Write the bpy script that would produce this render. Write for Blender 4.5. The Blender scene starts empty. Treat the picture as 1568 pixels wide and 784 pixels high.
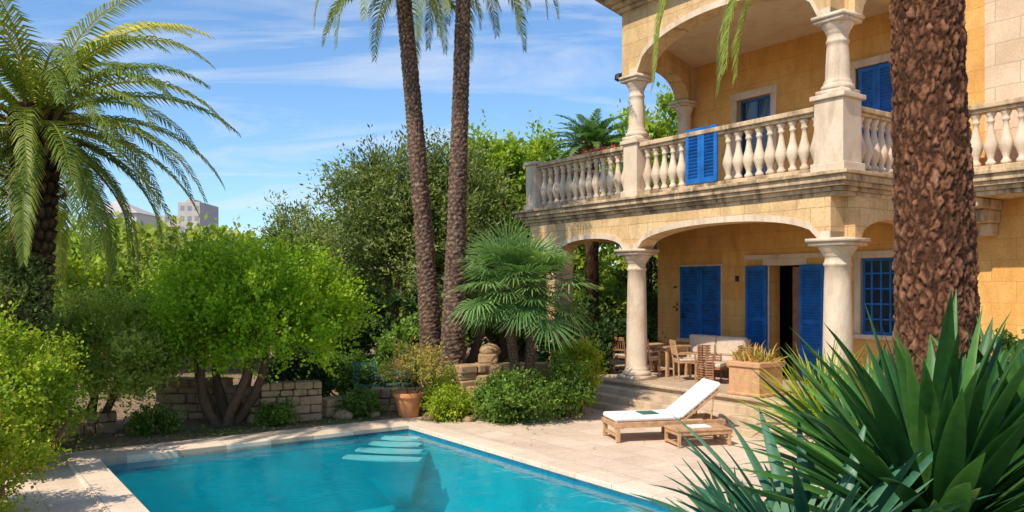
import bpy, math, random
import numpy as np
from mathutils import Vector, Matrix
rng=np.random.default_rng(11); random.seed(11)
sc=bpy.context.scene
COL=sc.collection

# ------------------------------------------------------------------ frames
A=math.atan2(-.816,.577)
HM=Matrix.Translation((6.08,15.24,0))@Matrix.Rotation(A,4,'Z')   # site / villa frame: x along facade, y into house
def H(u,v,z=0): return HM@Vector((-u,v,z))

def empty(name,loc=(0,0,0),mat=None):
    e=bpy.data.objects.new(name,None); COL.objects.link(e)
    if mat is not None: e.matrix_world=mat
    else: e.location=loc
    e.empty_display_size=.2
    return e

def mk(name,V,F,mat,parent=None,smooth=False,var=None,frame=None,bevel=0):
    me=bpy.data.meshes.new(name)
    if isinstance(F,np.ndarray):
        V=np.asarray(V,dtype=np.float32); n,k=F.shape
        me.vertices.add(len(V)); me.vertices.foreach_set('co',V.ravel())
        me.loops.add(n*k); me.loops.foreach_set('vertex_index',F.astype(np.int32).ravel())
        me.polygons.add(n); me.polygons.foreach_set('loop_start',np.arange(0,n*k,k,dtype=np.int32))
        me.update(calc_edges=True)
    else:
        me.from_pydata([tuple(v) for v in V],[],F); me.update()
    if var is not None:
        a=me.attributes.new('var','FLOAT','POINT'); a.data.foreach_set('value',np.asarray(var,dtype=np.float32))
    if smooth: me.polygons.foreach_set('use_smooth',np.ones(len(me.polygons),dtype=bool))
    me.validate()
    ob=bpy.data.objects.new(name,me); COL.objects.link(ob)
    me.materials.append(mat)
    if parent is not None: ob.parent=parent
    if frame is not None: ob.matrix_world=frame
    if bevel:
        b=ob.modifiers.new('bevel','BEVEL'); b.width=bevel; b.segments=2; b.limit_method='ANGLE'; b.angle_limit=math.radians(50)
    return ob

class MB:
    def __init__(s): s.V=[]; s.F=[]
    def add(s,vs,fs):
        o=len(s.V); s.V+= [tuple(v) for v in vs]; s.F+=[tuple(i+o for i in f) for f in fs]
    def box(s,x0,x1,y0,y1,z0,z1,M=None):
        vs=[(x0,y0,z0),(x1,y0,z0),(x1,y1,z0),(x0,y1,z0),(x0,y0,z1),(x1,y0,z1),(x1,y1,z1),(x0,y1,z1)]
        if M is not None: vs=[M@Vector(v) for v in vs]
        s.add(vs,[(3,2,1,0),(4,5,6,7),(0,1,5,4),(1,2,6,5),(2,3,7,6),(3,0,4,7)])
    def lathe(s,cx,cy,prof,n=20,z=0):
        vs=[];fs=[]
        for r,h in prof:
            for i in range(n):
                a=2*math.pi*i/n; vs.append((cx+r*math.cos(a),cy+r*math.sin(a),z+h))
        m=len(prof)
        for j in range(m-1):
            for i in range(n):
                k=(i+1)%n; fs.append((j*n+i,j*n+k,(j+1)*n+k,(j+1)*n+i))
        fs.append(tuple(range(n-1,-1,-1))); fs.append(tuple((m-1)*n+i for i in range(n)))
        s.add(vs,fs)
    def tube(s,pts,rad,n=8):
        pts=[Vector(p) for p in pts]; vs=[];fs=[]
        for j,p in enumerate(pts):
            t=(pts[min(j+1,len(pts)-1)]-pts[max(j-1,0)]).normalized()
            a=t.cross(Vector((0.3,1,0.1))).normalized(); b=t.cross(a)
            for i in range(n):
                g=2*math.pi*i/n; vs.append(p+(a*math.cos(g)+b*math.sin(g))*rad[j])
        for j in range(len(pts)-1):
            for i in range(n):
                k=(i+1)%n; fs.append((j*n+i,j*n+k,(j+1)*n+k,(j+1)*n+i))
        s.add(vs,fs)
    def prism(s,poly,z0,z1,bot=None):
        n=len(poly); bot=bot or poly
        vs=[(p[0],p[1],z0) for p in bot]+[(p[0],p[1],z1) for p in poly]
        fs=[tuple(range(n-1,-1,-1)),tuple(range(n,2*n))]+[(i,(i+1)%n,(i+1)%n+n,i+n) for i in range(n)]
        s.add(vs,fs)
    def wall(s,x0,x1,z0,z1,y0,y1,holes):
        xs=sorted({x0,x1,*[h[0] for h in holes],*[h[1] for h in holes]})
        zs=sorted({z0,z1,*[h[2] for h in holes],*[h[3] for h in holes]})
        def solid(i,j):
            if i<0 or j<0 or i>=len(xs)-1 or j>=len(zs)-1: return False
            cx=(xs[i]+xs[i+1])/2; cz=(zs[j]+zs[j+1])/2
            return not any(h[0]<cx<h[1] and h[2]<cz<h[3] for h in holes)
        for i in range(len(xs)-1):
            for j in range(len(zs)-1):
                if not solid(i,j): continue
                a,b,c,d=xs[i],xs[i+1],zs[j],zs[j+1]
                s.add([(a,y0,c),(b,y0,c),(b,y0,d),(a,y0,d)],[(0,1,2,3)])
                s.add([(a,y1,c),(b,y1,c),(b,y1,d),(a,y1,d)],[(3,2,1,0)])
                if not solid(i-1,j): s.add([(a,y0,c),(a,y1,c),(a,y1,d),(a,y0,d)],[(3,2,1,0)])
                if not solid(i+1,j): s.add([(b,y0,c),(b,y1,c),(b,y1,d),(b,y0,d)],[(0,1,2,3)])
                if not solid(i,j-1): s.add([(a,y0,c),(b,y0,c),(b,y1,c),(a,y1,c)],[(3,2,1,0)])
                if not solid(i,j+1): s.add([(a,y0,d),(b,y0,d),(b,y1,d),(a,y1,d)],[(0,1,2,3)])
    def arch(s,a,b,pad,zs,za,zt,th,n=28,bandh=None):
        a=Vector((a[0],a[1])); b=Vector((b[0],b[1])); L=(b-a).length; d=(b-a)/L; nn=Vector((-d.y,d.x))*th/2
        T=[0]+[pad/L+(1-2*pad/L)*i/n for i in range(n+1)]+[1]
        vs=[];fs=[]
        for i,t in enumerate(T):
            if i==0 or i==len(T)-1: z=zs
            else:
                q=2*(i-1)/n-1; z=zs+(za-zs)*math.sqrt(max(0,1-abs(q)**2.2))
            top=zt if bandh is None else z+bandh
            p=a+d*L*t
            for sgn in (-1,1):
                c=p+nn*sgn; vs+=[(c.x,c.y,z),(c.x,c.y,top)]
        for i in range(len(T)-1):
            o=i*4;q=o+4
            fs+=[(o,q,q+1,o+1),(o+2,o+3,q+3,q+2),(o,o+2,q+2,q),(o+1,q+1,q+3,o+3)]
        fs+=[(0,1,3,2),(len(T)*4-4,len(T)*4-2,len(T)*4-1,len(T)*4-3)]
        s.add(vs,fs)
    def done(s,name,mat,**k): return mk(name,s.V,s.F,mat,**k)

def offset(poly,e):
    n=len(poly);out=[]
    for i in range(n):
        p0=Vector(poly[i-1]);p=Vector(poly[i]);p1=Vector(poly[(i+1)%n])
        d0=(p-p0).normalized();d1=(p1-p).normalized()
        n0=Vector((d0.y,-d0.x));n1=Vector((d1.y,-d1.x))
        m=(n0+n1); m=m/m.length; k=e/max(.3,m.dot(n0)); out.append(tuple(p+m*k))
    return out

# ------------------------------------------------------------------ materials
def newmat(name):
    m=bpy.data.materials.new(name); m.use_nodes=True; nt=m.node_tree
    for n in list(nt.nodes): nt.nodes.remove(n)
    out=nt.nodes.new('ShaderNodeOutputMaterial'); return m,nt,out
def N(nt,t,**k):
    n=nt.nodes.new(t)
    for a,b in k.items(): setattr(n,a,b)
    return n
def ramp(nt,fac,stops):
    r=nt.nodes.new('ShaderNodeValToRGB'); els=r.color_ramp.elements
    els[0].position=stops[0][0]; els[0].color=(*stops[0][1],1)
    els[1].position=stops[-1][0]; els[1].color=(*stops[-1][1],1)
    for p,c in stops[1:-1]:
        e=els.new(p); e.color=(*c,1)
    nt.links.new(fac,r.inputs[0]); return r.outputs[0]
def noise(nt,co,scale,detail=6,rough=.6,dist=0):
    n=nt.nodes.new('ShaderNodeTexNoise'); n.inputs['Scale'].default_value=scale; n.inputs['Detail'].default_value=detail
    n.inputs['Roughness'].default_value=rough; n.inputs['Distortion'].default_value=dist
    nt.links.new(co,n.inputs['Vector']); return n.outputs[0]
def mix(nt,f,a,b,mode='MIX'):
    m=nt.nodes.new('ShaderNodeMix'); m.data_type='RGBA'; m.blend_type=mode
    for s,v in ((0,f),(6,a),(7,b)):
        if isinstance(v,(int,float)): m.inputs[s].default_value=v
        elif isinstance(v,tuple): m.inputs[s].default_value=(*v,1)
        else: nt.links.new(v,m.inputs[s])
    return m.outputs[2]
def objco(nt,scale=(1,1,1)):
    t=nt.nodes.new('ShaderNodeTexCoord'); m=nt.nodes.new('ShaderNodeMapping'); m.inputs['Scale'].default_value=scale
    nt.links.new(t.outputs['Object'],m.inputs[0]); return m.outputs[0]
def bsdf(nt,out,col,rough=.8,h=None,bs=.3,bd=.02,spec=.3):
    p=nt.nodes.new('ShaderNodeBsdfPrincipled'); p.inputs['Roughness'].default_value=rough
    p.inputs['Specular IOR Level'].default_value=spec
    if isinstance(col,tuple): p.inputs['Base Color'].default_value=(*col,1)
    else: nt.links.new(col,p.inputs['Base Color'])
    if h is not None:
        b=nt.nodes.new('ShaderNodeBump'); b.inputs['Strength'].default_value=bs; b.inputs['Distance'].default_value=bd
        nt.links.new(h,b.inputs['Height']); nt.links.new(b.outputs[0],p.inputs['Normal'])
    nt.links.new(p.outputs[0],out.inputs[0]); return p

def stucco(name,c1,c2,stain,scale=1.2,rough=.9,bump=.35,stainamt=.5,fine=22,s0=.48,s1=.68):
    m,nt,out=newmat(name); co=objco(nt)
    n1=noise(nt,co,scale,7,.62,.4); n2=noise(nt,co,fine,5,.7)
    c=ramp(nt,n1,[(.32,c1),(.68,c2)])
    c=mix(nt,.35,c,mix(nt,n2,tuple(x*.7 for x in c1),tuple(min(1,x*1.22) for x in c2)))
    cs=objco(nt,(1.6,1.6,.45)); n3=noise(nt,cs,1.7,8,.7,.6)
    f=ramp(nt,n3,[(s0,(0,0,0)),(s1,(stainamt,)*3)])
    c=mix(nt,f,c,stain)
    bsdf(nt,out,c,rough,n2,bump,.015); return m
M_cream=stucco('cream_stone',(.62,.47,.33),(.76,.62,.47),(.36,.23,.13),2.2,stainamt=.6)
M_trim=stucco('weathered_limestone',(.55,.38,.22),(.70,.52,.33),(.12,.075,.04),2.0,stainamt=.85,s0=.43,s1=.63)
M_soffit=stucco('soffit_plaster',(.68,.52,.35),(.75,.60,.43),(.50,.34,.20),1.3)
M_rock=stucco('sandstone_rubble',(.33,.20,.10),(.54,.36,.20),(.13,.08,.045),3.5,stainamt=.7,bump=.9,fine=14)

def blocks(name,c1,c2,mortar,bw,bh,ms=.012,axis='xz',bump=.5,lo=.82,stain=(.45,.28,.12),sa=.45,fine=.6):
    m,nt,out=newmat(name); t=N(nt,'ShaderNodeTexCoord')
    sep=N(nt,'ShaderNodeSeparateXYZ'); nt.links.new(t.outputs['Object'],sep.inputs[0])
    comb=N(nt,'ShaderNodeCombineXYZ')
    if axis=='xz':
        add=N(nt,'ShaderNodeMath',operation='ADD'); nt.links.new(sep.outputs[0],add.inputs[0]); nt.links.new(sep.outputs[1],add.inputs[1])
        nt.links.new(add.outputs[0],comb.inputs[0]); nt.links.new(sep.outputs[2],comb.inputs[1])
    else:
        nt.links.new(sep.outputs[0],comb.inputs[0]); nt.links.new(sep.outputs[1],comb.inputs[1])
    nz=nt.nodes.new('ShaderNodeTexNoise'); nz.inputs['Scale'].default_value=3; nt.links.new(comb.outputs[0],nz.inputs['Vector'])
    va=N(nt,'ShaderNodeVectorMath',operation='SCALE'); nt.links.new(nz.outputs['Color'],va.inputs[0]); va.inputs[3].default_value=.05 if axis=='xz' else .006
    vb=N(nt,'ShaderNodeVectorMath',operation='ADD'); nt.links.new(comb.outputs[0],vb.inputs[0]); nt.links.new(va.outputs[0],vb.inputs[1])
    b=N(nt,'ShaderNodeTexBrick'); nt.links.new(vb.outputs[0],b.inputs['Vector'])
    b.inputs['Scale'].default_value=1; b.inputs['Brick Width'].default_value=bw; b.inputs['Row Height'].default_value=bh
    b.inputs['Mortar Size'].default_value=ms; b.inputs['Mortar Smooth'].default_value=.4
    b.inputs['Color1'].default_value=(*c1,1); b.inputs['Color2'].default_value=(*c2,1); b.inputs['Mortar'].default_value=(*mortar,1)
    n1=noise(nt,t.outputs['Object'],1.3,7,.65,.5); n2=noise(nt,t.outputs['Object'],25,4,.7)
    c=mix(nt,1,b.outputs['Color'],ramp(nt,n1,[(.3,(lo,lo*.98,lo*.95)),(.65,(1.06,1.05,1.04))]),'MULTIPLY')
    c=mix(nt,fine,c,ramp(nt,n2,[(.3,(.68,.67,.65)),(.7,(1.12,1.12,1.12))]),'MULTIPLY')
    if axis=='xz':
        cs=objco(nt,(1.3,1.3,.4)); n3=noise(nt,cs,1.5,8,.7,.6); c=mix(nt,ramp(nt,n3,[(.46,(0,0,0)),(.68,(sa,)*3)]),c,stain)
    inv=N(nt,'ShaderNodeMath',operation='SUBTRACT'); inv.inputs[0].default_value=1; nt.links.new(b.outputs['Fac'],inv.inputs[1])
    ad=N(nt,'ShaderNodeMath',operation='MULTIPLY_ADD'); nt.links.new(n2,ad.inputs[0]); ad.inputs[1].default_value=.5; nt.links.new(inv.outputs[0],ad.inputs[2])
    bsdf(nt,out,c,.88,ad.outputs[0],bump,.02); return m
M_ochre=blocks('ochre_sandstone_plaster',(.80,.42,.115),(.86,.50,.17),(.62,.31,.09),.9,.42,.007,bump=.25,stain=(.56,.25,.06),sa=.65,fine=.8)
M_arch=blocks('golden_sandstone',(.70,.47,.23),(.80,.57,.31),(.50,.32,.16),.62,.36,.009,bump=.35,stain=(.40,.23,.11),sa=.6,fine=.8)
M_ashlar=blocks('pale_ashlar',(.70,.51,.35),(.80,.62,.45),(.50,.37,.25),.9,.42,.009,bump=.25,stain=(.5,.34,.22),sa=.4)
M_ashlar2=blocks('yellow_ashlar',(.76,.46,.16),(.72,.54,.32),(.55,.38,.18),.7,.36,.01,bump=.3)
M_deck=blocks('deck_paving',(.68,.52,.40),(.77,.61,.48),(.50,.38,.28),.6,.6,.008,'xy',.15,.84)
M_porch=blocks('porch_tile',(.50,.37,.26),(.56,.43,.31),(.34,.25,.17),.4,.4,.008,'xy',.2)
M_coping=blocks('coping_stone',(.76,.60,.46),(.82,.67,.53),(.50,.39,.29),.8,.8,.009,'xy',.2,.86)
M_step=stucco('step_stone',(.52,.38,.26),(.64,.49,.34),(.28,.19,.12),2.5,stainamt=.6)
def plain(name,c,rough=.5,var=.15,scale=6,spec=.4,bump=.1):
    m,nt,out=newmat(name); co=objco(nt); n1=noise(nt,co,scale,6,.6)
    cc=ramp(nt,n1,[(.3,tuple(x*(1-var) for x in c)),(.7,tuple(min(1,x*(1+var)) for x in c))])
    bsdf(nt,out,cc,rough,n1,bump,.01,spec); return m
M_blue=plain('blue_paint',(.008,.125,.42),.5,.35,4)
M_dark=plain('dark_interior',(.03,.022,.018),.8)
M_wood=plain('oiled_teak',(.50,.29,.15),.55,.3,9)
M_wood2=plain('brown_chair_wood',(.30,.14,.07),.5,.3,9)
M_white=plain('white_cushion',(.85,.84,.80),.9,.03,10,.1,.2)
M_beige=plain('beige_cushion',(.62,.50,.39),.9,.1,10,.1,.2)
M_terra=plain('terracotta',(.62,.26,.10),.8,.2,8)
M_terra2=plain('terracotta_pale',(.56,.31,.16),.85,.2,8)
M_metal=plain('black_iron',(.03,.03,.035),.4,.1)
M_teal=plain('green_garden_metal',(.06,.15,.12),.5,.2)
M_greyb=plain('pale_concrete',(.50,.45,.42),.85,.1,1)
M_greyw=plain('window_grey',(.25,.28,.31),.3,.1,1)
m,nt,out=newmat('window_glass'); p=bsdf(nt,out,(.02,.03,.04),.04,None,spec=.8); M_glass=m

def dirt():
    m,nt,out=newmat('garden_soil'); co=objco(nt)
    n1=noise(nt,co,.35,6,.65,.3); n2=noise(nt,co,9,6,.75)
    c=ramp(nt,n2,[(.3,(.15,.09,.055)),(.5,(.29,.19,.12)),(.72,(.42,.30,.20))])
    g=ramp(nt,n2,[(.3,(.05,.08,.02)),(.7,(.14,.20,.04))])
    c=mix(nt,ramp(nt,n1,[(.52,(0,0,0)),(.62,(.8,.8,.8))]),c,g)
    bsdf(nt,out,c,.95,n2,.8,.04,.1); return m
M_dirt=dirt()

def leaf(name,stops,trans=.42,rough=.5,spec=.3,tc=(1.35,1.4,.7)):
    m,nt,out=newmat(name)
    at=N(nt,'ShaderNodeAttribute'); at.attribute_name='var'
    c=ramp(nt,at.outputs['Fac'],stops)
    p=nt.nodes.new('ShaderNodeBsdfPrincipled'); p.inputs['Roughness'].default_value=rough; p.inputs['Specular IOR Level'].default_value=spec
    nt.links.new(c,p.inputs['Base Color'])
    t=nt.nodes.new('ShaderNodeBsdfTranslucent'); c2=mix(nt,1,c,tc,'MULTIPLY'); nt.links.new(c2,t.inputs[0])
    mx=nt.nodes.new('ShaderNodeMixShader'); mx.inputs[0].default_value=trans
    nt.links.new(p.outputs[0],mx.inputs[1]); nt.links.new(t.outputs[0],mx.inputs[2]); nt.links.new(mx.outputs[0],out.inputs[0]); return m
L_lime=leaf('lime_leaves',[(0,(.10,.20,.010)),(.45,(.28,.43,.016)),(1,(.53,.64,.04))],.46)
L_olive=leaf('olive_leaves',[(0,(.17,.23,.03)),(.5,(.36,.43,.07)),(1,(.58,.62,.14))],.45)
L_grey=leaf('silvery_leaves',[(0,(.07,.10,.025)),(.5,(.18,.23,.06)),(1,(.35,.39,.12))],.38)
L_dark=leaf('dark_leaves',[(0,(.015,.038,.010)),(.5,(.045,.09,.018)),(1,(.11,.18,.04))],.3)
L_bg=leaf('background_leaves',[(0,(.10,.16,.015)),(.5,(.27,.38,.03)),(1,(.50,.59,.065))],.44)
L_bgy=leaf('background_olive_leaves',[(0,(.10,.14,.02)),(.5,(.27,.33,.045)),(1,(.48,.52,.09))],.42)
L_yel=leaf('yellowgreen_leaves',[(0,(.11,.18,.012)),(.5,(.28,.38,.022)),(.93,(.54,.57,.05)),(1,(.80,.40,.02))],.42)
L_mid=leaf('shrub_leaves',[(0,(.035,.08,.014)),(.5,(.12,.22,.028)),(.92,(.25,.38,.06)),(1,(.6,.4,.08))],.38)
L_palm=leaf('palm_fronds',[(0,(.06,.11,.015)),(.45,(.19,.26,.035)),(.8,(.40,.41,.075)),(1,(.66,.58,.09))],.28,.45,.35,(1.3,1.3,.6))
L_fan=leaf('fan_palm_leaves',[(0,(.035,.10,.035)),(.5,(.12,.24,.07)),(1,(.33,.45,.16))],.32,.45,.4)
L_dry=leaf('dry_thatch',[(0,(.09,.05,.02)),(1,(.34,.22,.09))],.2)
L_orange=leaf('bronze_leaves',[(0,(.20,.22,.04)),(.5,(.42,.38,.09)),(1,(.68,.36,.12))],.35)
L_pink=leaf('red_flowers',[(0,(.6,.04,.04)),(1,(.9,.2,.16))],.3)
L_flower=leaf('yellow_flowers',[(0,(.85,.42,.01)),(1,(.9,.65,.03))],.3)

def agave_mat(name,stops):
    m,nt,out=newmat(name)
    at=N(nt,'ShaderNodeAttribute'); at.attribute_name='var'
    c=ramp(nt,at.outputs['Fac'],stops); co=objco(nt,(1,1,1)); n1=noise(nt,co,18,5,.6); n2=noise(nt,co,120,3,.6)
    c=mix(nt,1,c,ramp(nt,n1,[(.3,(.7,.75,.75)),(.7,(1.18,1.15,1.1))]),'MULTIPLY')
    p=bsdf(nt,out,c,.42,n2,.15,.004,.4)
    t=nt.nodes.new('ShaderNodeBsdfTranslucent'); nt.links.new(c,t.inputs[0])
    mx=nt.nodes.new('ShaderNodeMixShader'); mx.inputs[0].default_value=.2
    nt.links.new(p.outputs[0],mx.inputs[1]); nt.links.new(t.outputs[0],mx.inputs[2]); nt.links.new(mx.outputs[0],out.inputs[0]); return m
M_agave=agave_mat('yucca_leaf',[(0,(.010,.045,.012)),(.5,(.030,.115,.022)),(.9,(.10,.25,.045)),(1,(.30,.32,.10))])
M_agave2=agave_mat('bluish_leaf',[(0,(.015,.07,.045)),(.5,(.05,.17,.09)),(1,(.17,.32,.17))])

def barkmat(name,stops,scale=14,bs=1):
    m,nt,out=newmat(name); at=N(nt,'ShaderNodeAttribute'); at.attribute_name='var'
    co=objco(nt,(1,1,.6)); n1=noise(nt,co,scale,10,.78); n2=noise(nt,co,1.5,4,.6)
    a=N(nt,'ShaderNodeMath',operation='MULTIPLY_ADD'); nt.links.new(n1,a.inputs[0]); a.inputs[1].default_value=1.3
    nt.links.new(at.outputs['Fac'],a.inputs[2])
    b=N(nt,'ShaderNodeMath',operation='SUBTRACT'); nt.links.new(a.outputs[0],b.inputs[0]); b.inputs[1].default_value=.65
    c=ramp(nt,b.outputs[0],stops)
    c=mix(nt,1,c,ramp(nt,n2,[(.3,(.72,.69,.67)),(.7,(1.2,1.15,1.1))]),'MULTIPLY')
    bsdf(nt,out,c,.92,n1,bs,.03,.15); return m
B_big=barkmat('rough_bark',[(0,(.055,.025,.014)),(.35,(.21,.095,.052)),(.7,(.38,.19,.11)),(1,(.52,.31,.20))],22)
B_tall=barkmat('tall_palm_bark',[(0,(.05,.032,.024)),(.5,(.20,.13,.095)),(1,(.42,.30,.22))],10)
B_left=barkmat('date_palm_bark',[(0,(.02,.012,.008)),(.5,(.10,.055,.03)),(1,(.23,.14,.075))],9)
B_stem=barkmat('stem_bark',[(0,(.05,.033,.022)),(.5,(.18,.11,.07)),(1,(.32,.22,.15))],20)

# ------------------------------------------------------------------ vegetation generators
def nrm(a): return a/np.maximum(1e-9,np.linalg.norm(a,axis=-1,keepdims=True))
def crown(center,radii,nclump,nsprig,k,slen,lf,clump_r,up=.5,fill=.45,droop=.1,lump=.2,wid=.28,zmin=-.9):
    center=np.array(center,float); radii=np.array(radii,float)
    d=nrm(rng.normal(size=(nclump*2,3))); d=d[d[:,2]>zmin][:nclump]; n=len(d)
    ph=rng.uniform(0,6,6)
    lm=1+lump*(np.sin(d[:,0]*3.1+ph[0])*np.sin(d[:,1]*2.7+ph[1])+np.sin(d[:,2]*4.3+ph[2]+d[:,0]*2)*.7)+rng.normal(size=n)*lump*.25
    r=rng.uniform(fill**3,1,n)**(1/3)
    C=center+d*(r*lm)[:,None]*radii
    cv=rng.uniform(0,1,n); cr=clump_r*rng.uniform(.6,1.3,n)
    ci=rng.integers(0,n,nsprig)
    S=C[ci]+rng.normal(size=(nsprig,3))*(cr[ci]*.5)[:,None]
    out=nrm((S-center)/radii)
    D=nrm(out*.8+np.array([0,0,up])+rng.normal(size=(nsprig,3))*.45)
    t=np.tile(np.linspace(0,1,k),nsprig); Sr=np.repeat(S,k,0); Dr=np.repeat(D,k,0); Or=np.repeat(out,k,0)
    sl=np.repeat(slen*rng.uniform(.5,1.4,nsprig),k)
    P=Sr+Dr*(t*sl)[:,None]+rng.normal(size=(nsprig*k,3))*lf*.35; P[:,2]-=t*t*sl*droop
    m=len(P)
    Ax=nrm(Dr*.7+rng.normal(size=(m,3))*.6); Nn=nrm(Or*.6+np.array([-.1,-.1,.75])+rng.normal(size=(m,3))*.6); B=nrm(np.cross(Nn,Ax))
    L=(lf*rng.uniform(.6,1.3,m))[:,None]; W=L*wid
    V=np.stack([P,P+Ax*L*.5+B*W,P+Ax*L,P+Ax*L*.5-B*W],1).reshape(-1,3)
    F=np.arange(m*4).reshape(-1,4)
    v=np.repeat(cv[ci],k)*.5+rng.uniform(0,1,m)*.28+t*.15+.05
    return V,F,np.repeat(v,4),C
def join(parts):
    Vs=[];Fs=[];vs=[];o=0
    for V,F,v in parts:
        Vs.append(V);Fs.append(F+o);vs.append(v);o+=len(V)
    return np.concatenate(Vs),np.concatenate(Fs),np.concatenate(vs)
def tree(name,base,crowns,mat,stems=3,sr=.09,barkm=None,spread=.4,branches=30,flowers=0):
    e=empty(name,base); Minv=-np.array(base,float)
    parts=[];Cs=[]
    for c in crowns:
        V,F,v,C=crown(**c); parts.append((V+Minv,F,v)); Cs.append(C+Minv)
    V,F,v=join(parts); mk('foliage',V,F,mat,parent=e,var=v)
    if flowers:
        q=V[rng.integers(0,len(V),flowers)]; a=rng.normal(size=(flowers*5,3)); a=nrm(a)*.022
        Q=np.repeat(q,5,0)+a*.5; b=nrm(np.cross(a,rng.normal(size=a.shape)))*.014
        VV=np.stack([Q,Q+a*.6+b,Q+a*1.2,Q+a*.6-b],1).reshape(-1,3); mk('flowers',VV,np.arange(len(VV)).reshape(-1,4),L_flower,parent=e,var=np.repeat(rng.uniform(0,1,len(Q)),4))
    Cs=np.concatenate(Cs); mb=MB()
    ctr=Cs.mean(0); low=Cs[:,2].min()
    forks=[]
    for i in range(stems):
        a=2*math.pi*i/max(1,stems)+random.uniform(-.4,.4)
        off=Vector((math.cos(a)*spread,math.sin(a)*spread,0)) if stems>1 else Vector((0,0,0))
        top=Vector((ctr[0]+off.x*2.0,ctr[1]+off.y*2.0,low+(ctr[2]-low)*.75))
        p0=off*.25; p0.z=-.1
        pts=[p0]
        for j in range(1,7):
            t=j/6; q=p0.lerp(top,t); q.x+=math.sin(t*4+i)*sr*.9+off.x*.4*math.sin(t*3.1); q.y+=math.cos(t*5+i*2)*sr*.7+off.y*.4*math.sin(t*3.1); pts.append(q)
        mb.tube(pts,[sr*(1.25-.85*j/6) for j in range(7)],9); forks+= [pts[3],pts[4],pts[5],pts[6]]
    for c in random.sample(list(range(len(Cs))),min(branches,len(Cs))):
        c=Vector(Cs[c]); f=min(forks,key=lambda q:(q-c).length*random.uniform(.8,1.3))
        mid=f.lerp(c,.5)+Vector((random.uniform(-.1,.1),random.uniform(-.1,.1),random.uniform(-.05,.2)))*(c-f).length
        mb.tube([f,f.lerp(mid,.6),mid,c],[sr*.45,sr*.35,sr*.25,sr*.08],5)
    vv=np.full(len(mb.V),.5)
    mk('trunk',mb.V,mb.F,barkm or B_stem,parent=e,smooth=True,var=vv)
    return e

def frond(o,az,el,length,droop,ll,n=44,var=.5,w=.018,vshape=.35,hang=.25,curl=0):
    V=[];F=[];va=[]
    o=Vector(o); p=o.copy(); steps=n; ds=length/steps
    rp=[];rt=[]
    for i in range(steps+1):
        t=i/steps; e=max(-1.5,el-droop*t**1.25); a=az+curl*t
        T=Vector((math.cos(a)*math.cos(e),math.sin(a)*math.cos(e),math.sin(e)))
        rp.append(p.copy()); rt.append(T); p=p+T*ds
    side=Vector((-math.sin(az),math.cos(az),0))
    def add(vs,v):
        b=len(V); V.extend(vs); va.extend(v)
        for j in range(len(vs)//2-1):
            F.append((b+2*j,b+2*j+1,b+2*j+3,b+2*j+2))
    for ax in (0,1):
        vs=[];v=[]
        for i in range(0,steps+1,2):
            up=rt[i].cross(side).normalized(); d=side if ax==0 else up
            r=.028*(1-.85*i/steps)*(length/3)**.5
            vs+=[rp[i]-d*r,rp[i]+d*r]; v+=[min(1,var+.35)]*2
        add(vs,v)
    for i in range(3,steps+1):
        t=i/steps; T=rt[i]; up=side.cross(T).normalized()
        if up.z<0: up=-up
        prof=min(1,(t-.04)*4.5)*(1-.72*max(0,(t-.35)/.65)**1.6)
        for sg in (-1,1):
            l=ll*prof*random.uniform(.85,1.1); fw=.75+.7*t+random.uniform(-.15,.15)
            d=(side*sg+T*fw+up*(vshape+random.uniform(-.15,.15))).normalized()
            b0=rp[i]+T*random.uniform(-.3,.3)*ds; m1=b0+d*l*.45; d2=(d+Vector((0,0,-hang*1.6))).normalized()
            tip=m1+d2*l*.55
            ww=w*random.uniform(.8,1.2); q=T*ww; vv=max(0,min(1,var+random.uniform(-.15,.15)))
            add([b0-q*.5,b0+q*.5,m1-q,m1+q,tip-q*.08,tip+q*.08],[vv*.9,vv*.9,vv,vv,min(1,vv+.2),min(1,vv+.2)])
    return V,F,va
def pack(lst,origin):
    Vs=[];Fs=[];va=[];o=0
    for V,F,v in lst:
        Vs+=V;Fs+=[tuple(i+o for i in f) for f in F];va+=v;o=len(Vs)
    return np.array([tuple(v) for v in Vs])-np.array(origin),np.array(Fs),np.array(va)

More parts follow.
